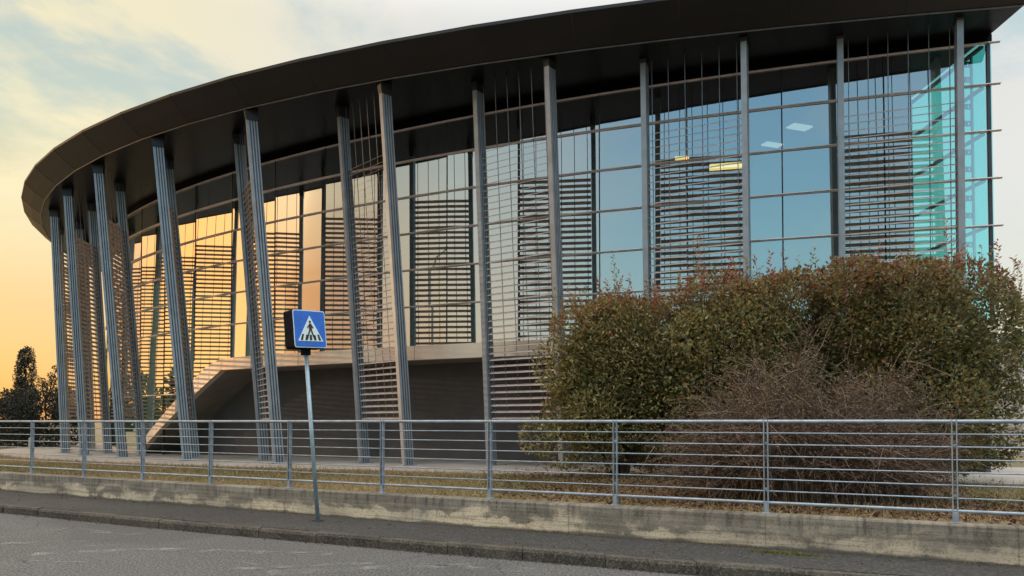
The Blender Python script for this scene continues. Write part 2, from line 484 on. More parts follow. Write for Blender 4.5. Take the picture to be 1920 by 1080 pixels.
# worn paint marks on the road
def strip(b, pts, wd, z=.004):
    for (x0, y0), (x1, y1) in zip(pts, pts[1:]):
        d = np.array([x1 - x0, y1 - y0]); d = d / np.hypot(*d); nn = np.array([-d[1], d[0]]) * wd / 2
        b.add([(x0 - nn[0], y0 - nn[1], z), (x1 - nn[0], y1 - nn[1], z), (x1 + nn[0], y1 + nn[1], z), (x0 + nn[0], y0 + nn[1], z)], [(0, 1, 2, 3)])
def road_px(px, py):
    fpx = 1400; p = R(1.5); v0 = 790 - fpx * math.tan(p)
    u = (px - 960) / fpx; vv = (v0 - py) / fpx
    d = (u, math.cos(p) - vv * math.sin(p), math.sin(p) + vv * math.cos(p)); t = -EYE / d[2]
    return (d[0] * t, d[1] * t)
b = MB()
for pts, wd in (([(10, 988), (62, 984)], .07), ([(52, 990), (105, 995), (130, 990)], .07), ([(170, 998), (245, 1003), (292, 999)], .07),
                ([(150, 992), (210, 999)], .06), ([(0, 1008), (90, 1006)], .05), ([(20, 1033), (170, 1024), (300, 1021)], .06),
                ([(430, 1068), (560, 1062), (700, 1056)], .14), ([(380, 1040), (470, 1036)], .08), ([(515, 1036), (545, 1040), (610, 1035)], .07),
                ([(770, 1056), (830, 1061), (900, 1056)], .09), ([(420, 1048), (520, 1066)], .03), ([(60, 1052), (170, 1055)], .04), ([(930, 1052), (1010, 1052), (1330, 1078)], .03), ([(60, 1040), (300, 1030), (620, 1040)], .22), ([(500, 1075), (800, 1062), (1000, 1070)], .25), ([(0, 1020), (160, 1016)], .18)):
    strip(b, [road_px(*q) for q in pts], wd)
tag(b.build('road_marking', 'paint'), kind='structure')

# ------------------------------------------------------------------ low concrete wall
b = MB()
b.loft([[(x, wall_y(x) - .0, .10), (x, wall_y(x) + .004, .484), (x, wall_y(x) + .016, .5), (x, wall_y(x) + .245, .5), (x, wall_y(x) + .25, .10)] for x in XS])
lw = b.build('concrete_wall', 'wall', origin=(0, wall_y(0), 0))
tag(lw, 'low weathered concrete retaining wall with pale stains beneath the metal fence', 'wall')

# ------------------------------------------------------------------ fence
px = [-14.5, -12.85, -11.2]  # further posts to the left
post_x = [-16.2, -14.55, -12.9, -11.25] + [-9.65, -8.13, -6.62, -5.07, -3.5, -1.9, -.3, 1.29, 2.9, 4.57] + [6.15, 7.73]
fence = thing('metal_fence', 'grey galvanised metal fence with thin horizontal rails on the low concrete wall', 'fence', (0, fence_y(0), .5))
FA = math.atan2(np.polyval(np.polyder(PF), 0), 1)
pm = MB()
def post_at(b, x, y, a):
    for sgn in (-1, 1):
        b.box((x + math.cos(a) * .021 * sgn, y + math.sin(a) * .021 * sgn, 1.04), (.011, .052, 1.06), a)
    b.box((x, y, .56), (.031, .05, .11), a)
    b.box((x, y, .506), (.10, .09, .014), a)
    for z in (.78, 1.3): b.box((x, y, z), (.031, .02, .03), a)
post_at(pm, 0, fence_y(0), FA)
first = pm.build('post', 'galv', fence)
bv = first.modifiers.new('bevel', 'BEVEL'); bv.width = .003; bv.segments = 1
first.location = (post_x[0], fence_y(post_x[0]) - fence_y(0), 0)
for x in post_x[1:]:
    o = first.copy(); link(o, fence); o.location = (x, fence_y(x) - fence_y(0), 0)
fx = np.arange(-22, 10, .4)
def rail(name, z, r):
    b = MB(); b.tube([(x, fence_y(x) - .0, z) for x in fx], r, 8); return b.build(name, 'galv', fence, smooth=True)
rail('top_rail', 1.548, .020)
rail('bottom_rail', .625, .017)
for k in range(6): rail('wire', .625 + (k + 1) * (1.548 - .625) / 7, .0075)

# ------------------------------------------------------------------ pedestrian crossing sign
sx, sy = -2.775, 10.72
sign = thing('crossing_sign', 'blue square pedestrian crossing sign box on a leaning grey pole', 'road sign', (sx, sy, .13))
lean = R(-4.5)
top = Vector((sx + math.tan(lean) * 2.45, sy, .13 + 2.45))
b = MB(); b.tube([(sx, sy, .12), tuple(top)], .03, 12); b.build('pole', 'pole', sign, smooth=True)
b = MB(); b.tube([(sx, sy, .12), (sx, sy, .142)], .09, 14); b.build('pole_base', 'walk', sign)
yaw = R(50)
RM = Matrix.Rotation(lean, 4, 'Y') @ Matrix.Rotation(yaw, 4, 'Z')   # local: x right, -y towards viewer, z up
C0 = top + Vector((math.tan(lean) * .28, 0, .28))
def S(u, d, v): return tuple(C0 + RM @ Vector((u, d, v)))
def rr(hw, r, n=5):
    o = []
    for cx, cz, a0 in ((hw - r, hw - r, 0), (-hw + r, hw - r, 90), (-hw + r, -hw + r, 180), (hw - r, -hw + r, 270)):
        o += [(cx + r * math.cos(R(a0 + 90 * k / n)), cz + r * math.sin(R(a0 + 90 * k / n))) for k in range(n + 1)]
    return o
b = MB(); b.loft([[S(u, -.13, v) for u, v in rr(.27, .032)], [S(u, .09, v) for u, v in rr(.27, .032)]]); box = b.build('sign_box', 'sign_box', sign)
def plate(name, polys, m, d, par):
    if name in ('white_triangle', 'walking_figure'): polys = [[(u * .9, v * .9 + .005) for u, v in pl] for pl in polys]
    b = MB()
    for pl in polys:
        b.loft([[S(u, d, v) for u, v in pl], [S(u, d - .003, v) for u, v in pl]])
    return b.build(name, m, par)
for side in (1,):
    fp = plate('face_panel', [rr(.268, .032)], 'sign_white', -.1315, box)
    plate('blue_field', [rr(.256, .026)], 'sign_blue', -.136, box)
    plate('white_triangle', [[(-.235, -.20), (.235, -.20), (0, .205)]], 'sign_white', -.1405, box)
    bars = [[(-.19 + .0, -.185), (-.15, -.185), (-.125, -.09), (-.155, -.09)], [(-.105, -.185), (-.062, -.185), (-.052, -.10), (-.085, -.10)],
            [(-.022, -.185), (.022, -.185), (.018, -.10), (-.018, -.10)], [(.062, -.185), (.105, -.185), (.085, -.10), (.052, -.10)],
            [(.15, -.185), (.19, -.185), (.155, -.09), (.125, -.09)]]
    head = [(.0 + .019 * math.cos(a), .108 + .021 * math.sin(a)) for a in np.linspace(0, 2 * math.pi, 14)[:-1]]
    man = [[(-.012, .08), (.018, .08), (.032, .045), (.028, -.02), (-.022, -.02), (-.026, .045)],
           [(-.026, .06), (-.012, .08), (-.02, .04), (-.048, .005), (-.062, .012)], [(.018, .08), (.034, .055), (.062, .012), (.05, .0), (.02, .035)],
           [(-.022, -.02), (.006, -.02), (-.03, -.10), (-.052, -.165), (-.075, -.155), (-.05, -.09)], [(.0, -.02), (.028, -.02), (.055, -.09), (.085, -.15), (.06, -.165), (.03, -.10)]]
    plate('walking_figure', man + [head] + bars, 'sign_black', -.145, box)
b = MB(); b.box(tuple(top + Vector((0, 0, -.03))), (.10, .10, .10), yaw); b.build('bracket', 'sign_box', sign)

# ------------------------------------------------------------------ the building
HALL = thing('glass_hall', 'oval glass and steel hall with overhanging dark roof, leaning columns and louvre screens', 'building', (-4, 26, .45))
ZS, ZT, ZI = 9.5, 9.36, 9.53     # soffit edge, glass head, soffit at the glass
# roof slab
N = 23
ra = np.linspace(0, ROOF.L, N)
prof = [(0, ZS), (.33, ZS + .22), (.63, ZS + .48), (.63, ZS + .55), (.2, ZS + .60)]
b = MB()
rings = [[(*(ROOF.p(a) + out(ROOF, a) * o), z) for o, z in prof] for a in ra]
for r in rings[:1]:
    pass
b.loft(rings, close=False)
back = [(-16, 47.0), (9.86, 47.0), (9.86, 15.0)]
topring = [r[-1] for r in rings]
b.add(topring + [(x, y, ZS + .6) for x, y in back], [tuple(range(len(topring) + 3))])
# end face and back face
b.add(rings[0] + [(9.86, 15.0, ZS + .6), (9.86, 15.0, ZI)], [tuple(range(len(prof) + 2))])
b.add([(9.86, 15.0, ZI), (9.86, 15.0, ZS + .6), (9.86, 47, ZS + .6), (9.86, 47, ZI)], [(0, 1, 2, 3)])
b.add(rings[-1] + [(-16, 47, ZS + .6), (-16, 47, ZS)], [tuple(range(len(prof) + 2))])
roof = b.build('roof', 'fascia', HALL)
b = MB(); inn = [(*GLASS.off(max(.0, a / ROOF.L * GLASS.L), -.02), ZI) for a in ra]
inn[0] = (9.86, 15.0, ZI)
b.loft([[(*ROOF.p(a), ZS), q] for a, q in zip(ra, inn)], close=False)
bot = inn + [(-16, 47, ZI), (9.86, 47, ZI)]
b.add(bot, [tuple(reversed(range(len(bot))))])
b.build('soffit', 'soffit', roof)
b = MB(); b.tube([(*(ROOF.p(a) + out(ROOF, a) * .005), ZS - .012) for a in np.linspace(.02, ROOF.L, N)], .016, 6); b.build('edge_trim', 'trim', roof, smooth=True)

for r in rings[1:-1]:
    b = MB(); b.tube([(p[0], p[1], p[2]) for p in r[:4]], .006, 4); b.build('panel_seam', 'black', roof)
# glazing
def s_at_x(xx):
    a = np.linspace(0, 34, 1500); q = np.array([GLASS.p(k)[0] for k in a]); return float(np.interp(-xx, -q, a))
SA, SB = s_at_x(-9.08), s_at_x(-13.4)     # slanted jamb: top and foot
ZB0, ZB1 = 3.16, 3.53
LEV = [9.36, 8.49, 7.52, 6.54, 5.56, 4.58, 3.53]
LOW = [3.53, 2.46, 1.4, .35]
PW = 2.05
def clip(poly):   # keep the part left of the slanted jamb
    fn = lambda q: (q[1] - ZB0) * (SB - SA) + (q[0] - SA) * (ZB0 - .38)
    o = []
    for i in range(len(poly)):
        a, c = poly[i], poly[(i + 1) % len(poly)]; fa, fc = fn(a), fn(c)
        if fa >= 0: o.append(a)
        if fa * fc < 0:
            k = fa / (fa - fc); o.append((a[0] + (c[0] - a[0]) * k, a[1] + (c[1] - a[1]) * k))
    return o
nb = int((GLASS.L - 1.5) // PW)
for k in range(nb):
    s0, s1 = k * PW, (k + 1) * PW
    p0, p1 = GLASS.p(s0), GLASS.p(s1)
    nrm = np.array([p0[1] - p1[1], -(p0[0] - p1[0])]); nrm = nrm / np.hypot(*nrm)
    if nrm[1] > 0 and s0 < 25: nrm = -nrm
    b = MB()
    zb = ZB1 if s0 < SA + .2 else .35
    b.hexa([(*(p1 + nrm * .006), zb), (*(p1 + nrm * .006 + (p0 - p1) / PW * .014), zb), (*(p1 - nrm * .08 + (p0 - p1) / PW * .014), zb), (*(p1 - nrm * .08), zb)],
           [(*(p1 + nrm * .006), ZT), (*(p1 + nrm * .006 + (p0 - p1) / PW * .014), ZT), (*(p1 - nrm * .08 + (p0 - p1) / PW * .014), ZT), (*(p1 - nrm * .08), ZT)])
    bay = b.build('glazing_bay', 'mullion', HALL)
    rows = list(zip(LEV[1:], LEV[:-1])) + ([(a, c) for c, a in zip(LOW[:-1], LOW[1:])] if s1 > SA else [])
    for z0, z1 in rows:
        poly = [(s0 + .014, z0), (s1, z0), (s1, z1), (s0 + .014, z1)]
        if z1 <= ZB1 + .01:
            poly = clip(poly)
        if len(poly) < 3: continue
        tx, tz = random.gauss(0, .0016), random.gauss(0, .0012)     # panes are never perfectly in plane
        if k == 0: tx = tz = 0
        vs = []
        for s, z in poly:
            q = p0 + (p1 - p0) * ((s - s0) / PW); o = tx * (s - (s0 + s1) / 2) + tz * (z - (z0 + z1) / 2)
            q = q - nrm * (.012) + nrm * o
            vs.append((q[0], q[1], z))
        b = MB(); b.add(vs, [tuple(range(len(vs)))]); b.build('window_pane', 'end_glass' if (k == 0 and False) else 'glass', bay)
# transom blades
def sweep(b, a0, a1, sect, step=.35):
    n = max(2, int((a1 - a0) / step)); rr_ = []
    for a in np.linspace(a0, a1, n):
        rr_.append([(*GLASS.off(a, o), z) for o, z in sect])
    b.loft(rr_)
for z in LEV[:-1]:
    b = MB(); e = .045 if z < 9 else .03
    sweep(b, -.14, GLASS.L - 1, [(.0, z - .022), (.012, z - .022), (.012, z - .004), (e + .02, z - .002), (e + .015, z + .011), (.0, z + .013)])
    b.build('transom', 'fin', HALL)
for z in LOW[1:2]:
    b = MB(); sz = SA + (SB - SA) * (ZB0 - z) / (ZB0 - .38)
    sweep(b, sz + .1, GLASS.L - 1, [(.02, z - .02), (.15, z - .016), (.15, z + .012), (.02, z + .018)]); b.build('transom', 'fin', HALL)
# black upstand between glass head and soffit
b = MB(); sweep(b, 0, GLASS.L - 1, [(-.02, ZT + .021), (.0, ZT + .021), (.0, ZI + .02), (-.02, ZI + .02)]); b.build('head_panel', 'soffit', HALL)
# plinth of the glass at the left
b = MB(); sweep(b, SB + .1, GLASS.L - 1, [(.0, .3), (.10, .3), (.10, .56), (.0, .56)]); b.build('plinth', 'sill', HALL)
# sill beam with slanted jamb
def at(s, o, z): q = GLASS.off(s, o); return (q[0], q[1], z)
b = MB()
path = [(s, ZB0, ZB1) for s in np.linspace(0, SA, 60)]
rings = [[at(s, -.1, z0), at(s, .10, z0), at(s, .10, z1), at(s, -.1, z1)] for s, z0, z1 in path]
wj = .42
for k in np.linspace(0, 1, 14)[1:]:
    sl, zl = SA + (SB - SA) * k, ZB0 + (.38 - ZB0) * k
    su = SA + wj * 1.0 + (SB - SA) * k; zu = ZB1 + (.38 - ZB0) * k * 1.0
    zu = ZB1 + (.42 - ZB1) * k
    rings.append([at(sl, -.1, zl), at(sl, .10, zl), at(su, .10, zu), at(su, -.1, zu)])
b.loft(rings); sill = b.build('sill_beam', 'sill', HALL)
# panel joints on the sill
b = MB()
for s in np.arange(.9, SA, 2.05):
    q0, q1 = at(s, .1015, ZB0 + .01), at(s + .012, .1015, ZB0 + .01)
    b.add([q0, q1, (*q1[:2], ZB1 - .01), (*q0[:2], ZB1 - .01)], [(0, 1, 2, 3)])
b.build('panel_joint', 'wall_dark', sill)
# recess below: soffit, back wall, slanted reveal
b = MB(); sweep(b, 0, SA, [(-1.35, ZB0 + .002), (-.1, ZB0 + .002), (-.1, ZB0 + .2), (-1.35, ZB0 + .2)]); b.build('recess_soffit', 'reveal', HALL)
b = MB(); sweep(b, 0, SB + 1.0, [(-1.35, .3), (-1.35, ZB0 + .1), (-1.55, ZB0 + .1), (-1.55, .3)]); b.build('recess_wall', 'wall_dark', HALL)
b = MB()
b.loft([[at(SA + .002 + (SB - SA) * k, -.1, ZB0 + (.38 - ZB0) * k + .001), at(SA + (SB - SA) * k, -1.4, ZB0 + (.38 - ZB0) * k + .001),
         at(SA + .25 + (SB - SA) * k, -1.4, ZB0 + (.38 - ZB0) * k + .1), at(SA + .25 + (SB - SA) * k, -.1, ZB0 + (.38 - ZB0) * k + .1)] for k in np.linspace(0, 1, 14)])
b.build('slanted_reveal', 'reveal', HALL)

# inside: floor, back wall, end wall
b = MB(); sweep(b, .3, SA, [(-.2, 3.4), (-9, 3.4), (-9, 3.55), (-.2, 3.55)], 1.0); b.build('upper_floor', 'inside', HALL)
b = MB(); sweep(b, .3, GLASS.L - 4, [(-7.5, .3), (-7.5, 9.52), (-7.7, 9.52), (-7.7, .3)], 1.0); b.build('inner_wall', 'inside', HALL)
b = MB(); b.box((9.80, 32.2, 4.95), (.12, 28.0, 9.1)); b.box((9.80, 16.8, 1.9), (.12, 2.8, 2.9)); b.build('end_wall', 'wall_dark', HALL)
b = MB()
for z0, z1 in zip(LEV[1:], LEV[:-1]):
    b.add([(9.80, 15.30, z0 + .03), (9.80, 18.18, z0 + .03), (9.80, 18.18, z1 - .03), (9.80, 15.30, z1 - .03)], [(0, 1, 2, 3)])
eg = b.build('end_window', 'end_glass', HALL)
b = MB()
for z in LEV: b.box((9.80, 16.78, z), (.08, 2.8, .05))
b.box((9.83, 15.24, 6.4), (.07, .06, 5.9)); b.box((9.80, 18.2, 6.4), (.08, .07, 5.9)); b.build('window_frame', 'mullion', eg)
# perforated brackets in the glazed corner
bm0 = MB()
xa, xb_, yb = 9.40, 9.70, 15.62
for dz in (-.045, .045): bm0.box(((xa + xb_) / 2, yb, 7 + dz), (xb_ - xa, .03, .022))
for q in np.linspace(xa, xb_, 4): bm0.box((q, yb, 7), (.06, .03, .07))
br0 = bm0.build('glass_bracket', 'black', HALL)
zs_ = []
for z0, z1 in zip(LEV[1:], LEV[:-1]): zs_ += [z0 + (z1 - z0) * .33, z0 + (z1 - z0) * .70]
br0.location.z = zs_[0] - 7
for z in zs_[1:]:
    o = br0.copy(); link(o, HALL); o.location.z = z - 7
b = MB(); b.box((9.725, 15.62, 6.4), (.035, .05, 5.8)); b.build('corner_post', 'steel', HALL)

# columns and louvre screens
front_top = [(8.88, 14.64), (4.88, 15.48), (.84, 16.56), (-3.1, 17.92), (-6.9, 19.5), (-10.27, 21.42), (-13.25, 23.7), (-15.65, 26.1), (-17.75, 28.75), (-19.3, 31.6)]
ang = [19.7, 26, 36, 46, 61, 73, 81, 84, 86, 90]
lenS = [2.17, 2.15, 2.06, 1.93, 1.95, 1.95, 1.9, 1.9, 1.9, 1.9]
leanX = [-.12, -.13, -.33, -.56, -.72, -.86, -.78, -.62, -.50, -.4]
leanY = [-.30, -.30, -.30, -.26, -.24, -.22, -.2, -.16, -.1, -.1]
KC = [1.0, .995, .982, .972, .97, .97, .97, .97, .97, .97]
def column(tp, bs, d, zt, ZS=9.53):
    # section: deep and narrow with ribs, long side square to the screen
    n2 = np.array([-d[1], d[0]])
    prof = []
    K = 4; hb = .135; WB = .012
    up = []
    for i in range(K):
        c0 = -hb + 2 * hb * i / K; c1 = -hb + 2 * hb * (i + .52) / K; c2 = -hb + 2 * hb * (i + 1) / K
        up += [(c0, .058), (c1, .058)] + ([(c1, WB), (c2, WB)] if i < K - 1 else [])
    up[-1] = (hb, .058)
    prof = up + [(c, -t) for c, t in reversed(up)]
    b = MB()
    z0 = gz(bs[0]) - .02; zc = zt - .03
    k = (zc - z0) / (ZS - z0); tc = (bs[0] + (tp[0] - bs[0]) * k, bs[1] + (tp[1] - bs[1]) * k)
    rg = lambda c, z: [(c[0] + n2[0] * u + d[0] * t, c[1] + n2[1] * u + d[1] * t, z) for u, t in prof]
    b.loft([rg(bs, z0), rg(tc, zc)])
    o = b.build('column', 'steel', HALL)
    o.data.materials.append(M['groove_shade'])
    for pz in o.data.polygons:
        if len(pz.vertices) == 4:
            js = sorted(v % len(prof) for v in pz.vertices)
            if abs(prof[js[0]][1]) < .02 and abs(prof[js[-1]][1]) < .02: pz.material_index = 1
    b = MB(); rg2 = lambda c, z, m: [(c[0] + n2[0] * u + d[0] * t, c[1] + n2[1] * u + d[1] * t, z) for u, t in ((-.17 * m, -.08 * m), (.17 * m, -.08 * m), (.17 * m, .08 * m), (-.17 * m, .08 * m))]
    b.loft([rg2(tc, zc - .002, .82), rg2(tp, ZS, 1.0)]); b.build('column_head', 'black', o)
    b = MB(); b.box((bs[0], bs[1], gz(bs[0]) + .012), (.16, .42, .02), math.atan2(d[1], d[0])); b.build('base_plate', 'steel', o)
for i in range(len(front_top)):
    ft = np.array(front_top[i]) * KC[i]; d = np.array([-math.cos(R(ang[i])), math.sin(R(ang[i]))])
    lenS[i] *= KC[i]; bt = ft + d * lenS[i]; ln = np.array([leanX[i], leanY[i]])
    fb, bb = ft - ln, bt - ln
    zt = EYE + 7.95 * KC[i]; column(ft, fb, d, zt); column(bt, bb, d, zt)
    n2 = np.array([-d[1], d[0]])
    if n2[1] > 0 or (abs(n2[1]) < .3 and n2[0] > 0): n2 = -n2      # outward side
    b = MB(); rb = MB()
    zt = 8.0; z = 1.62
    while z < zt:
        k = (z - .48) / (ZS - .48); c = fb + (ft - fb) * k
        a0, a1 = c + d * .07, c + d * (lenS[i] - .07)
        t = .50    # tilt: outer edge low, inner edge high
        w_ = .112
        for e0, e1 in ((a0, a1),):
            o_ = n2 * (w_ / 2 * math.cos(t)); hz = w_ / 2 * math.sin(t)
            tn = np.array([n2[0] * math.sin(t), n2[1] * math.sin(t)]) * .004; tz = .004 * math.cos(t)
            P = [(*(e0 + o_), z - hz), (*(e1 + o_), z - hz), (*(e1 - o_), z + hz), (*(e0 - o_), z + hz)]
            Q = [(p[0] + tn[0], p[1] + tn[1], p[2] + tz) for p in P]
            b.hexa(P, Q)
        z += .153
    sc = b.build('louvre_screen', 'blade', HALL)
    for q in np.linspace(.16, lenS[i] - .16, 6):
        def pt(z):
            k = (z - .48) / (ZS - .48); c = fb + (ft - fb) * k + d * q - n2 * .012; return (c[0], c[1], z)
        rb.tube([pt(1.55), pt(ZS + .02)], .009, 5)
    rb.build('hanger_rods', 'rod', sc)

# lights inside
def ceiling_light(px_, py_, z, L, wd, m, lab, a):
    fpx = 1400; p = R(1.5); v0 = 790 - fpx * math.tan(p)
    u = (px_ - 960) / fpx; vv = (v0 - py_) / fpx
    d = Vector((u, math.cos(p) - vv * math.sin(p), math.sin(p) + vv * math.cos(p))); t = (z - EYE) / d.z
    c = d * t + Vector((0, 0, EYE))
    root = thing('ceiling_light', lab, 'ceiling light', tuple(c), 'ceiling lights inside the glass hall')
    b = MB(); b.box((c.x, c.y, z + .05), (L, wd, .08), a); b.build('housing', 'inside', root)
    b = MB(); b.box((c.x, c.y, z - .006), (L * .96, wd * .9, .03), a); b.build('diffuser', m, root)
    b = MB()
    for sg in (-.35, .35): b.tube([(c.x + math.cos(a) * L * sg, c.y + math.sin(a) * L * sg, z + .09), (c.x + math.cos(a) * L * sg, c.y + math.sin(a) * L * sg, 9.49)], .008, 5)
    b.build('suspension_rod', 'black', root)
ceiling_light(1366, 311, 8.2, 1.0, .5, 'lamp_warm', 'long warm yellow light panel glowing behind louvres, left of the third column from right', R(-14))
ceiling_light(1279, 298, 8.2, .36, .4, 'lamp_warm', 'short warm yellow light glowing behind the second louvre screen from the right', R(-14))
ceiling_light(1499, 238, 8.3, .55, .3, 'lamp_cool', 'brighter white light behind clear glass, midway between the two rightmost louvre screens', R(20))
ceiling_light(1448, 271, 8.3, .5, .25, 'lamp_cool', 'dimmer white light behind glass, just right of the third column from right', R(20))

# ------------------------------------------------------------------ foliage
def leaves(P, D, L, W, rng, tint, fold=.25):
    """folded diamond leaves: P positions, D directions (unit)"""
    n = len(P)
    r = rng.normal(size=(n, 3)); s = np.cross(D, r); s /= np.linalg.norm(s, axis=1)[:, None] + 1e-9
    up = np.cross(s, D)
    L = L[:, None]; W = W[:, None]
    V = np.empty((n, 4, 3))
    V[:, 0] = P; V[:, 2] = P + D * L
    mid = P + D * L * .45 + up * W * fold
    V[:, 1] = mid + s * W * .5; V[:, 3] = mid - s * W * .5
    F = np.empty((n, 2, 3), int); k = np.arange(n)[:, None] * 4
    F[:, 0] = k + np.array([0, 1, 2]); F[:, 1] = k + np.array([0, 2, 3])
    return V.reshape(-1, 3), F.reshape(-1, 3), np.repeat(tint, 4, axis=0)
def unit(a): return a / (np.linalg.norm(a, axis=1)[:, None] + 1e-9)
def blob_leaves(blobs, n, L, W, seed, red_top=None, zmin=None, tone=1.0):
    g = np.random.default_rng(seed)
    B = np.array(blobs, float); wgt = (B[:, 3] * B[:, 4] * B[:, 5]) ** (2 / 3); wgt /= wgt.sum()
    idx = g.choice(len(B), n, p=wgt)
    d = unit(g.normal(size=(n, 3)))
    rad = np.where(g.random(n) < .78, g.normal(.97, .055, n), g.uniform(.45, .95, n))
    P = B[idx, :3] + d * B[idx, 3:6] * rad[:, None]
    keep = np.ones(n, bool)
    # drop leaves buried deep in another blob
    for bl in B:
        q = (P - bl[:3]) / bl[3:6]; keep &= (np.einsum('ij,ij->i', q, q) > .34)
    if zmin is not None: keep &= P[:, 2] > zmin
    P, d = P[keep], d[keep]; n = len(P)
    D = unit(d * .55 + g.normal(size=(n, 3)) * .6 + np.array([0, 0, .25]))
    t = np.zeros((n, 3)); t[:, 0] = np.clip(g.beta(1.6, 2.2, n) * tone + g.normal(0, .1, n), 0, 1)
    if red_top is not None:
        t[:, 1] = np.clip((P[:, 2] - red_top) / .8, 0, 1) * (g.random(n) < .42) * g.uniform(.3, .95, n) + (g.random(n) < .05) * .5
    return leaves(P, D, g.uniform(.7, 1.25, n) * L, g.uniform(.75, 1.2, n) * W, g, t)
def join(parts):
    V, F, T = [], [], []; k = 0
    for v, f, t in parts: V.append(v); F.append(f + k); T.append(t); k += len(v)
    return np.vstack(V), np.vstack(F), np.vstack(T)
def hedge_shrub(cx, cy, rx, ry, ztop, label, seed, zlow, n=30000, red=1.0, pads=(), tone=1.0):
    g = np.random.default_rng(seed)
    base = gz(cx)
    root = thing('hedge_shrub', label, 'shrub', (cx, cy, base), 'tall evergreen hedge shrubs in front of the glass hall')
    blobs = [(cx, cy, (ztop + zlow) / 2, rx * .68, ry * .68, (ztop - zlow) / 2 * .80)]
    for k in range(30):
        a = g.uniform(0, 2 * math.pi); h = g.uniform(zlow + .35, ztop - .42); r = g.uniform(.45, .82)
        q = (h - zlow) / (ztop - zlow); pr = .90 if q < .75 else .90 - (q - .75) * 2.3
        if q < .2: pr = .8
        pr *= g.uniform(.86, 1.08)
        blobs.append((cx + math.cos(a) * (rx - r * .85) * pr * g.uniform(.9, 1.04), cy + math.sin(a) * (ry - r * .85) * pr, h, r, r, r * g.uniform(.75, 1.05)))
    for k in range(10):
        blobs.append((cx + g.uniform(-.7, .7) * rx, cy + g.uniform(-.6, .6) * ry, ztop - g.uniform(.22, .62) - .25 * abs(blobs[-1][0] - cx) / rx * 0, g.uniform(.4, .62), .5, .36))
    blobs += list(pads)
    parts = [blob_leaves(blobs, int(n * 2.0), .082, .038, seed + 1, ztop - .75, base + .05, tone)]
    core = [(cx, cy, (ztop + zlow) / 2, rx * .7, ry * .66, (ztop - zlow) / 2 * .8)]
    parts.append(blob_leaves(core, 12000, .12, .065, seed + 2, None, base + .1))
    # upright young shoots on top
    ns = 85
    sx_ = cx + g.uniform(-.9, .9, ns) * rx; sy_ = cy + g.uniform(-.7, .7, ns) * ry; hh = g.gamma(3, .09, ns) + .05
    edge = np.sqrt(np.clip(1 - ((sx_ - cx) / rx) ** 2 * .8, 0, 1)); z0 = zlow + (ztop - zlow) * (.55 + .45 * edge) - .12
    P, D, T = [], [], []; SB0, SD0, SL0 = [], [], []
    for i in range(ns):
        tip = Vector((sx_[i] + g.normal(0, .06), sy_[i] + g.normal(0, .06), z0[i] + hh[i])); b0 = Vector((sx_[i], sy_[i], z0[i] - .15))
        SB0.append(tuple(b0)); SD0.append(tuple((tip - b0).normalized())); SL0.append((tip - b0).length)
        rd = (g.random() < .5) * red
        for q in np.linspace(.15, 1, int(8 + hh[i] * 34)):
            a = g.uniform(0, 6.28); P.append(b0.lerp(tip, q)); D.append((math.cos(a) * .8, math.sin(a) * .8, g.uniform(.1, .9)))
            T.append((g.random(), rd * g.uniform(.35, 1), 0))
    P, D, T = np.array([tuple(p) for p in P]), unit(np.array(D)), np.array(T)
    parts.append(leaves(P, D, g.uniform(.06, .10, len(P)), g.uniform(.022, .034, len(P)), g, T))
    SL0 = np.array(SL0); parts.append(leaves(np.array(SB0), np.array(SD0), SL0, np.full(len(SL0), .009), g, np.tile([.1, .4, 0], (len(SL0), 1))))
    V, F, T = join(parts)
    crown = np_mesh('crown', V, F, 'leaf', root, T)
    for k in range(7):
        a = g.uniform(0, 6.28); b = MB()
        p0 = Vector((cx + math.cos(a) * .15, cy + math.sin(a) * .15, base - .05)); p2 = Vector((cx + math.cos(a) * rx * .6, cy + math.sin(a) * ry * .6, ztop - .7))
        p1 = p0.lerp(p2, .5) + Vector((g.normal(0, .1), g.normal(0, .1), .1)); b.tube([tuple(p0), tuple(p1), tuple(p2)], [.05, .035, .012], 6)
        b.build('stem', 'bark', root)
hedge_shrub(2.05, 14.2, 1.5, 1.05, 3.9, 'leftmost tall evergreen shrub with olive leaves, nearest the bare column', 11, .75, 34000, .8,
            pads=[(2.9, 13.75, 2.9, .8, .7, .95), (2.9, 13.5, 1.7, .7, .6, .8), (.55, 14.0, 1.25, .42, .4, .35), (.9, 13.8, 1.05, .45, .4, .35), (1.5, 13.7, .95, .5, .4, .35), (.85, 13.8, 2.6, .45, .4, .5)])
hedge_shrub(4.1, 13.35, 1.95, 1.15, 4.12, 'middle tall evergreen shrub with red shoots, directly behind the brown twiggy bush', 23, .6, 36000, 1.0, tone=.85)
hedge_shrub(6.7, 12.5, 1.78, 1.35, 4.14, 'rightmost tall dark evergreen shrub with long red shoots below the glazed corner', 37, .75, 42000, 1.0, tone=.66,
            pads=[(8.05, 12.6, 3.2, .5, .5, .8), (8.1, 12.5, 2.4, .45, .5, .8), (8.0, 12.4, 1.6, .5, .5, .8)])

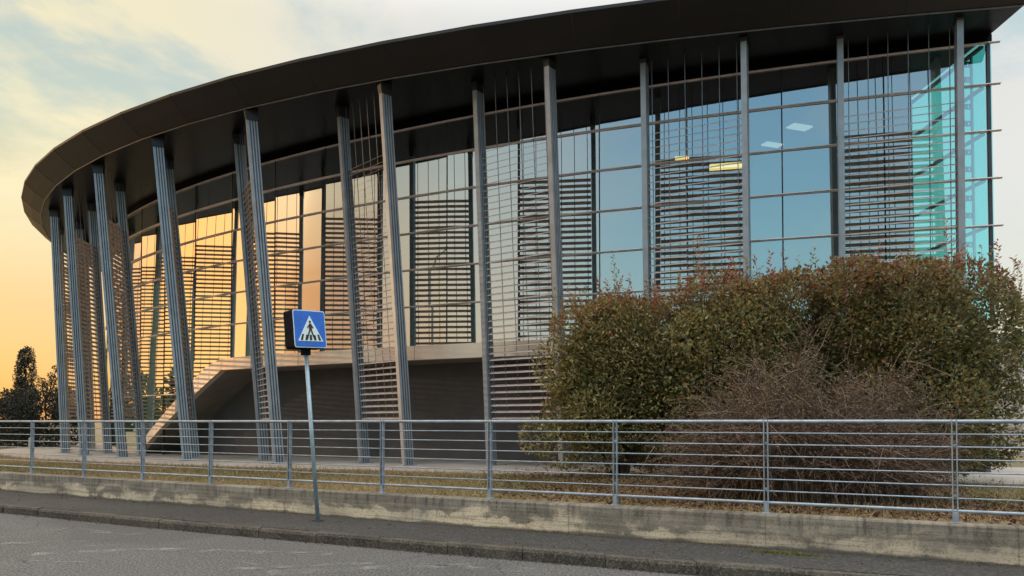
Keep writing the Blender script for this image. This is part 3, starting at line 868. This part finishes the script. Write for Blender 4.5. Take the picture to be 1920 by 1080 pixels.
def twiggy(cx, cy, rx, ry, h, seed):
    g = np.random.default_rng(seed); base = gz(cx)
    root = thing('twiggy_bush', 'greyish brown twiggy bush with fine arching branches just behind the fence', 'bush', (cx, cy, base))
    V = []; F = []; T = []; lp = []; ld = []; k = 0
    def ribbon(pts, w0, w1, tc):
        nonlocal k
        n = len(pts)
        d = np.gradient(pts, axis=0); s = unit(np.cross(d, g.normal(size=3)))
        ww = np.linspace(w0, w1, n)[:, None]
        a = np.stack([pts - s * ww, pts + s * ww], 1).reshape(-1, 3)
        V.append(a); T.append(np.tile([tc, (g.random() < .2) * .5, 0], (2 * n, 1)))
        for i in range(n - 1): F.append((k + 2 * i, k + 2 * i + 1, k + 2 * i + 3, k + 2 * i + 2))
        k += 2 * n
    for i in range(800):
        a = g.uniform(0, 2 * math.pi); rr0 = g.random() ** .5
        b0 = np.array([cx + math.cos(a) * rx * .72 * rr0, cy + math.sin(a) * ry * .72 * rr0, base])
        out_ = g.uniform(.25, 1.05); lob = .82 + .22 * math.sin(a * 3 + 1.0) + .13 * math.sin(a * 7 + 2.3); hh = h * g.uniform(.30, 1.10) * lob * math.sqrt(max(.10, 1 - (out_ * .83) ** 2)); out_ *= g.uniform(.9, 1.12)
        e = np.array([cx + math.cos(a) * rx * out_, cy + math.sin(a) * ry * out_, base + hh])
        t = np.linspace(0, 1, 7)[:, None]
        c = (b0 + e) / 2 + np.array([-math.cos(a) * .2, -math.sin(a) * .2, hh * .45])
        pts = (1 - t) ** 2 * b0 + 2 * t * (1 - t) * c + t ** 2 * e + g.normal(0, .02, (7, 3))
        ribbon(pts, .008, .003, g.random() * .7)
        for j in range(11):
            q = g.uniform(.25, 1); i0 = min(5, int(q * 6)); p0 = pts[i0] + (pts[i0 + 1] - pts[i0]) * (q * 6 - i0)
            dirn = unit((np.array([[math.cos(a), math.sin(a), .25]]) * .6 + g.normal(size=(1, 3)) * .75))[0]
            L = g.uniform(.18, .62); tt = np.linspace(0, 1, 4)[:, None]
            sp = p0 + dirn * L * tt + np.array([0, 0, -.12]) * L * tt ** 2 + g.normal(0, .006, (4, 3))
            ribbon(sp, .0036, .0016, g.random())
            m = 7
            qq = g.random((m, 1)); lp.append(p0 + dirn * L * qq); ld.append(unit(g.normal(size=(m, 3)) + dirn * .5))
    np_mesh('branches', np.vstack(V), np.array(F), 'twig', root, np.vstack(T))
    P = np.vstack(lp); D = np.vstack(ld); n = len(P)
    tt = np.zeros((n, 3)); tt[:, 0] = np.clip(g.beta(1.2, 2.2, n) * (.35 + .65 * np.clip((P[:, 2] - base) / 1.6, 0, 1.2)), 0, 1); tt[:, 1] = (g.random(n) < .25) * .7 * (P[:, 2] < base + 1.0)  # leaf tint darkens towards the ground, painted in as shade inside the bush
    v, f, t = leaves(P, D, g.uniform(.020, .042, n), g.uniform(.011, .021, n), g, tt)
    np_mesh('small_leaves', v, f, 'twig', root, t)
twiggy(4.05, 10.15, 2.0, 1.25, 2.0, 51)

def far_bush(cx, cy, rx, ry, h, label, seed, n):
    g = np.random.default_rng(seed); base = gz(cx)
    root = thing('dark_bush', label, 'bush', (cx, cy, base))
    bl = [(cx, cy, base + h * .45, rx * .85, ry * .8, h * .5)]
    for k in range(34):
        a = g.uniform(0, 6.28); r = g.uniform(.4, .75); bl.append((cx + math.cos(a) * rx * .8, cy + math.sin(a) * ry * .7, base + g.uniform(.3, h * .82), r, r, r * .75))
    V, F, T = blob_leaves(bl, n, .14, .075, seed, None, base + .02)
    np_mesh('crown', V, F, 'far_leaf', root, T)
    b = MB(); b.tube([(cx, cy, base - .05), (cx + .1, cy, base + h * .5)], [.12, .05], 6); b.build('trunk', 'bark', root)
far_bush(-22.6, 35.5, 2.1, 1.5, 2.75, 'rounded dark bush beside the far left columns, below the spindly tree', 61, 14000)
far_bush(-25.8, 37.5, 2.1, 1.5, 2.35, 'lower dark bush at the left edge of the photo', 63, 12000)
def cypress(cx, cy, h, r, seed):
    g = np.random.default_rng(seed); base = gz(cx)
    root = thing('conifer_tree', 'narrow dark upright conifer rising behind the far left bushes', 'tree', (cx, cy, base))
    bl = []
    for k in range(110):
        z = g.uniform(.8, h - .1); q = z / h; rr_ = r * (1 - max(0, q - .72) ** 1.3 * 2.6) * g.uniform(.3, .95); a = g.uniform(0, 6.28)
        bl.append((cx + math.cos(a) * rr_ * .8, cy + math.sin(a) * rr_ * .8, base + z, .15, .15, g.uniform(.3, .6)))
    bl.append((cx, cy, base + h - .2, .14, .14, .6)); bl.append((cx - .35, cy, base + h - .55, .12, .12, .5))
    V, F, T = blob_leaves(bl, 15000, .12, .05, seed); np_mesh('crown', V, F, 'far_leaf', root, T)
    b = MB(); b.tube([(cx, cy, base - .05), (cx, cy, base + h * .8)], [.14, .04], 6); b.build('trunk', 'bark', root)
cypress(-28.7, 44.0, 5.25, .72, 71)
def sparse_tree(cx, cy, seed):
    g = np.random.default_rng(seed); base = gz(cx)
    root = thing('spindly_tree', 'spindly small tree with tufted bare branches left of the far columns', 'tree', (cx, cy, base))
    b = MB(); bl = []
    b.tube([(cx, cy, base), (cx - .1, cy, base + 2.3), (cx, cy, base + 3.0)], [.07, .05, .03], 6)
    for dx, z in ((-.75, 3.0), (-.45, 3.5), (.0, 3.2), (.35, 3.6), (.55, 4.15), (.75, 3.9), (.65, 3.0), (1.0, 2.9), (-1.0, 2.7), (.3, 2.8)):
        b.tube([(cx - .05, cy, base + 2.2), (cx + dx * .6, cy, base + z * .86), (cx + dx, cy + g.normal(0, .2), base + z)], [.035, .025, .012], 5)
        for q in range(3): bl.append((cx + dx + g.normal(0, .08), cy + g.normal(0, .15), base + z - q * .16, .17, .17, .14))
    b.build('trunk', 'bark', root)
    V, F, T = blob_leaves(bl, 3200, .09, .045, seed); np_mesh('crown', V, F, 'far_leaf', root, T)
sparse_tree(-24.6, 39.5, 77)

# small wooden marker post in the grass
q = (-21.0, 32.6)
mp = thing('marker_post', 'short pale wooden post standing in the grass at far left', 'post', (q[0], q[1], gz(q[0])))
b = MB(); b.box((q[0], q[1], gz(q[0]) + .21), (.11, .11, .46)); b.build('shaft', 'wood', mp)
b = MB(); b.loft([[(q[0] + i * .062, q[1] + j * .062, gz(q[0]) + .442) for i, j in ((-1, -1), (1, -1), (1, 1), (-1, 1))], [(q[0] + i * .02, q[1] + j * .02, gz(q[0]) + .49) for i, j in ((-1, -1), (1, -1), (1, 1), (-1, 1))]]); b.build('cap', 'wood', mp)

# pale neighbouring building at the right edge
nb_ = thing('pale_building', 'pale low building with grey shutters partly hidden behind the hedge at right edge', 'building', (21, 29, .5))
b = MB(); b.box((22.3, 30, 2.45), (9, 8, 4.1)); wl = b.build('wall', 'pale_wall', nb_)
b = MB(); b.box((22.3, 30, 4.58), (9.5, 8.5, .16)); b.build('roof', 'pale_shutter', nb_)
for xw in (18.9, 21.4, 23.9):
    b = MB(); b.box((xw, 25.97, 1.75), (1.3, .07, 1.5)); wn = b.build('window', 'pale_shutter', nb_)
    b = MB(); b.box((xw, 25.94, .98), (1.45, .14, .06)); b.build('sill', 'pale_wall', wn)
b = MB(); b.box((22.3, 25.3, .52), (12, 2.6, .1)); tag(b.build('path', 'apron'), kind='structure')

# ------------------------------------------------------------------ grass and litter
def strip_points(n, g, x0, x1, d0, d1):
    x = g.uniform(x0, x1, n); y = np.array([fence_y(v) for v in x]) + .12 + g.uniform(d0, d1, n) ** 1.0
    return x, y
def grass(n, seed):
    g = np.random.default_rng(seed)
    x, y = strip_points(n, g, -20, 8.5, 0, 9.0)
    # keep off the apron
    qx = np.array([p[0] for p in ring_o]); qy = np.array([p[1] for p in ring_o]); o = np.argsort(qx)
    lim = np.interp(x, qx[o], qy[o]); k = y < lim + g.normal(0, .08, n); x, y = x[k], y[k]; n = len(x)
    z = np.array([gz(v) for v in x]) - .02
    P = np.c_[x, y, z]; D = unit(np.c_[g.normal(0, .6, n), g.normal(0, .6, n), g.uniform(.4, 1.2, n)])
    t = np.zeros((n, 3)); pat = np.sin(x * 1.3 + np.sin(y * 1.7) * 1.5) * np.sin(y * 2.1 + 1.0) + np.sin(x * .5 + y * 1.1)
    t[:, 0] = np.clip(.5 - pat * .3 + g.normal(0, .22, n), 0, 1); dd = y - np.array([fence_y(v) for v in x]); t[:, 1] = np.clip(pat * .35 + g.normal(-.1, .2, n) + .75 * np.exp(-dd / .9) - .1 + np.clip((x - 5.5) / 2, 0, .8), 0, 1)
    v, f, tt = leaves(P, D, np.clip(g.gamma(2.5, .026, n), .025, .19), g.uniform(.006, .012, n), g, t, .1)
    o = np_mesh('grass', v, f, 'grass', None, tt); tag(o, 'short dry yellowish grass between the fence and the apron', 'grass', kind='stuff')
grass(130000, 81)
g = np.random.default_rng(91)
n = 15000
x = g.uniform(-.5, 8.5, n); y = np.array([fence_y(v) for v in x]) + .15 + g.gamma(2.0, 1.2, n)
kx = g.random(n) < np.clip((x + .6) / 2.2, .08, 1) * np.clip((7.2 - x) / 1.5, .05, 1); x, y = x[kx], y[kx]; n = len(x)
P = np.c_[x, y, np.full(n, .49) + g.uniform(0, .03, n)]
ns_ = 420; xs_ = g.uniform(-13, 7, ns_); q_ = g.beta(.5, .8, ns_)
P2 = np.c_[xs_, [kerb_y(a) + .05 + (wall_y(a) - kerb_y(a) - .08) * (1 - b_) for a, b_ in zip(xs_, q_)], np.full(ns_, .136)]
xs_ = g.uniform(-13, 5, 500); P3 = np.c_[xs_, [kerb_y(a) - .015 - abs(g.normal(0, .05)) for a in xs_], np.full(500, .008)]
P = np.vstack([P, P2, P3]); n = len(P); D = unit(np.c_[g.normal(size=(n, 2)), g.normal(0, .25, n)])
t = np.c_[g.random(n), (g.random(n) < .35) * g.random(n), np.zeros(n)]
szl = np.where(P[:, 2] < .3, .45, 1.0)
v, f, tt = leaves(P, D, g.uniform(.05, .09, n) * szl, g.uniform(.025, .045, n) * szl, g, t, .4)
tag(np_mesh('fallen_leaves', v, f, 'litter', None, tt), 'brown fallen leaves and grit under the hedge and along the kerb', 'leaves', kind='stuff')
# weeds and moss at the wall foot
g = np.random.default_rng(95); n = 2600
x = np.r_[g.uniform(-14, 7, n), g.normal(2.95, .16, 900)]; off_ = np.r_[np.abs(g.normal(0, .03, n)), .30 + np.abs(g.normal(0, .05, 900))]
y = np.array([wall_y(v) for v in x]) - .01 - off_
P = np.c_[x, y, np.full(len(x), .128)]; D = unit(np.c_[g.normal(0, .7, (len(x), 2)), g.uniform(.1, 1, len(x))])
t = np.zeros((len(x), 3)); t[:n, 0] = g.random(n) * .5; t[n:, 1] = 1
keep = np.r_[np.sin(x[:n] * 3.1) + np.sin(x[:n] * 1.27) > .25, np.ones(900, bool)]
P, D, t = P[keep], D[keep], t[keep]
v, f, tt = leaves(P, D, g.uniform(.015, .04, len(P)), g.uniform(.008, .014, len(P)), g, t, .2)
tag(np_mesh('weeds', v, f, 'grass', None, tt), 'small weeds and moss at the foot of the concrete wall', 'weeds', kind='stuff')

# trees across the road at far left, seen only in the glass
g = np.random.default_rng(101); bl = []
for k in range(300):
    y = g.uniform(-55, 75); r = g.uniform(1.0, 2.4); bl.append((-78 + g.normal(0, 1.5), y, g.uniform(.5, 6.2), r, r, r * .8))
V, F, T = blob_leaves(bl, 34000, .7, .5, 103, None, .05)
tag(np_mesh('tree_line', V, F, 'far_leaf', None, T), 'dark line of far trees reflected low in the glass at left', 'trees', kind='stuff')

# lamp post by the far side of the road, out of frame, mirrored in the glass
lx, ly = -19.2, 9.0
lamp = thing('street_lamp', 'tall dark street lamp with curved arm, mirrored in the glass between leaning columns', 'street lamp', (lx, ly, 0))
ad = Vector((.616, -.787, 0))
b = MB(); b.tube([(lx, ly, 0), (lx, ly, 4.5), (lx, ly, 9.4), tuple(Vector((lx, ly, 10.2)) + ad * .25), tuple(Vector((lx, ly, 10.65)) + ad * .8)], [.10, .08, .06, .05, .045], 8); b.build('pole', 'steel', lamp, smooth=True)
hc = Vector((lx, ly, 10.72)) + ad * 1.1
b = MB(); b.loft([[tuple(hc + ad * u + Vector((-ad.y, ad.x, 0)) * v + Vector((0, 0, zz))) for u, v in ((-.35, -.09), (.32, -.14), (.32, .14), (-.35, .09))] for zz in (-.05, .06)]); hd = b.build('lamp_head', 'steel', lamp)
b = MB(); b.loft([[tuple(hc + ad * u + Vector((-ad.y, ad.x, 0)) * v + Vector((0, 0, zz))) for u, v in ((-.15, -.08), (.28, -.11), (.28, .11), (-.15, .08))] for zz in (-.075, -.052)]); b.build('lens', 'pale_wall', hd)
